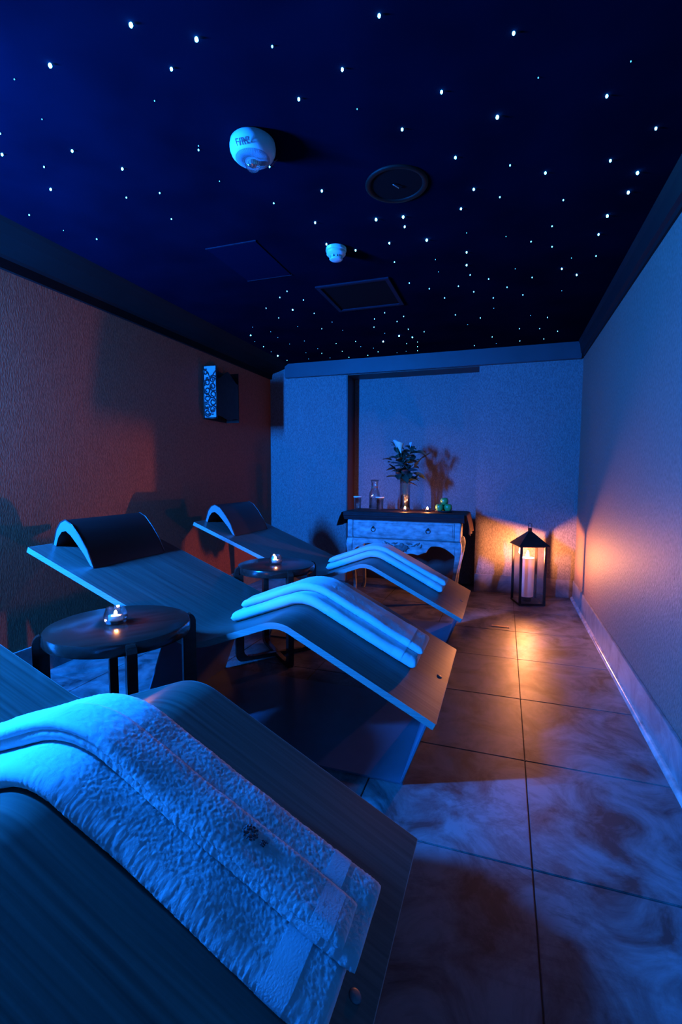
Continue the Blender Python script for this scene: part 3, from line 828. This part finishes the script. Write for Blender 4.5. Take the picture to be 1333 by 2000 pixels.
def on_body(az, z0, r0, slope):
    n = Vector((cos(az)*cos(slope), sin(az)*cos(slope), -sin(slope)))
    up = Vector((cos(az)*sin(slope), sin(az)*sin(slope), cos(slope)))
    rt = up.cross(n)
    Mx = Matrix((rt, up, n)).transposed().to_4x4(); Mx.translation = Vector((r0*cos(az), r0*sin(az), z0))+n*.0055
    return Mx
azc = math.atan2(-dp.y, -dp.x)
for nm, az in (('fire_lettering', azc-.44), ('fire_lettering', azc+pi*.62)):
    Mx = on_body(az, -.048, .0765, .75)
    text_mesh(nm, 'FIRE', .030, REDINK, fd, Mx)
ds = px_on_z(657, 484, ZC)
sd_ = thing('smoke_detector', 'small white smoke detector between the ceiling hatches', 'detector', (ds.x, ds.y, ZC))
MB().lathe([(.0001, 0), (.050, 0), (.054, -.003), (.055, -.018), (.052, -.021), (.0001, -.021)], 40).build('mounting_base', WHITEP, sd_, autosmooth=.7)
MB().lathe([(.0001, -.020), (.050, -.0215), (.051, -.034), (.046, -.040), (.036, -.046), (.0001, -.046)], 40).build('housing', WHITEP, sd_, autosmooth=.7)
for k in range(10):
    a = 2*pi*k/10
    MB().box(.030, .036, -.007, .007, -.058, -.044).xf(Matrix.Rotation(a, 4, 'Z')).build('vent_rib', WHITEP, sd_)
MB().lathe([(.0001, -.045), (.027, -.045), (.027, -.058), (.0001, -.058)], 24).build('sensor_chamber', DARK, sd_)
MB().lathe([(.0001, -.057), (.034, -.057), (.033, -.062), (.026, -.065), (.0001, -.066)], 32).build('cap', WHITEP, sd_, smooth=True)

dl = px_on_z(775, 360, ZC)
d_ = thing('ceiling_downlight', 'round unlit downlight with a brown ring in the starry ceiling', 'light', (dl.x, dl.y, ZC))
MB().lathe([(.130, 0), (.130, -.004), (.124, -.008), (.112, -.007), (.106, -.001), (.106, 0)], 48, cap=False).build('trim_ring', mat('brown ring', (.007, .0035, .003), .6, spec=.15), d_, smooth=True)
MB().lathe([(.0001, -.0008), (.107, -.0008), (.107, -.0016), (.0001, -.0016)], 48).build('recess_shade', DARK, d_)  # flat black disc paints the shade of a recess; the ceiling is uncut
MB().tube([(-.012, -.016, -.006), (.004, .0, -.012), (.01, .02, -.006)], .003, 6).build('lamp_pin', CHROME, d_, smooth=True)

h1 = thing('access_hatch', 'flush dark blue access hatch left of the smoke detector', 'hatch', (-1.405, 2.515, ZC))
MB().box(-.148, .148, -.218, .218, -.004, 0).build('panel', mat('hatch paint', (.0015, .0038, .0145), .85, spec=.0), h1, bevel=.0015)
for a, b in (((-.152, .152, -.226, -.220), 0), ((-.152, .152, .220, .226), 0)):
    MB().box(*a, -.005, 0).build('edge_strip', VENTF, h1)
h2 = thing('ceiling_vent', 'black framed square vent right of the smoke detector', 'vent', (-.948, 3.196, ZC))
for q in ((-.243, .243, -.243, -.215), (-.243, .243, .215, .243), (-.243, -.215, -.215, .215), (.215, .243, -.215, .215)):
    MB().box(*q, -.010, 0).build('frame_bar', VENTF, h2, bevel=.002)
MB().box(-.215, .215, -.215, .215, -.002, 0).build('opening_shade', DARK, h2)  # thin near-black sheet paints the shade inside the vent

# ---------------------------------------------------------------- fibre optic stars
star_txt = {
 'b': '256,49 384,77 98,128 972,229 1246,338 1228,376 735,429 788,424 1187,422 834,469 780,656 749,667 543,695',
 'm': '335,135 584,194 4,302 141,295 239,330 99,370 629,373 616,435 638,477 741,31 1004,65 863,180 1186,188 669,136 786,253 1282,251 890,308 1193,314 1066,338 926,370 901,408 791,443 1170,458 761,475 695,489 912,493 912,518 1098,525 1127,537 572,605 490,655 806,659',
 's': '532,91 0,261 86,326 388,293 312,377 247,386 57,420 335,428 189,467 527,326 535,397 997,323 977,385 1101,391 1079,442 1038,472 1079,482 1165,500 771,512 919,537 1040,542 955,545 800,553 896,559 839,564 991,561 926,570 1022,576 869,582 964,582 561,569 547,581 593,586 520,602 614,612 752,611 890,615 1070,620 545,621 732,623 789,618 939,621 776,628 629,642 731,639 798,643 1015,642 1055,642 829,648 1090,647 962,658 1063,662 695,667 1016,666 816,668 657,671 795,671 515,677 816,677 927,675 669,686 739,687 816,685 629,690 719,694 682,698 561,704',
 't': '388,285 82,233 28,155 302,197 124,450 429,354 1052,152 698,213 912,455 989,462 851,507 857,531 1117,504 1007,525 1098,568 965,602 1037,616 649,629 914,634 582,638 494,639 529,648 670,645 752,651 543,659 498,667 595,666 566,672 970,671 705,677 621,681 730,680 530,687 794,686 776,689 598,689 603,701 645,699 1233,120'}
SP = {'b': (.0050, 70, 'large bright'), 'm': (.0040, 42, 'middling bright'), 's': (.0027, 14, 'small'), 't': (.0018, 3, 'faint tiny')}
for key, txt in star_txt.items():
    r, e_, kind_ = SP[key]
    proto = MB().ball((0, 0, 0), (r, r, r*1.3), 8, 6).build('ceiling_star', emis('star '+key, (.06, .50, 1), e_), None, smooth=True)
    me = proto.data; bpy.data.objects.remove(proto)
    for q in txt.split():
        x, y = map(float, q.split(','))
        p = px_on_z(x, y, ZC-r*1.25)
        if p.y > YB-.06: p.y = YB-.06-random.uniform(0, .02)
        o = link('ceiling_star', me); o.location = p
        tag(o, kind_+' glowing star point set in the dark ceiling', 'light', 'fibre optic stars in the ceiling')

# ---------------------------------------------------------------- brass floor plate
bx = px_on_z(977.5, 1224, 0)
t = thing('floor_plate', 'small brass plate set in the marble floor before the lantern', 'plate', (bx.x, bx.y, .0008), .0)
MB().box(-.066, .066, -.018, .018, 0, .004).build('plate', mat('pale brass', (.80, .55, .32), .4, 0), t, bevel=.0015)
MB().box(-.052, .052, -.009, .009, .004, .0048).build('slot', mat('tarnished brass', (.35, .22, .1), .4, 1), t)
for sx in (-1, 1):
    MB().lathe([(.0001, .0058), (.004, .0054), (.005, .004)], 12).xf(Matrix.Translation((sx*.059, 0, 0))).build('screw', CHROME, t, smooth=True)
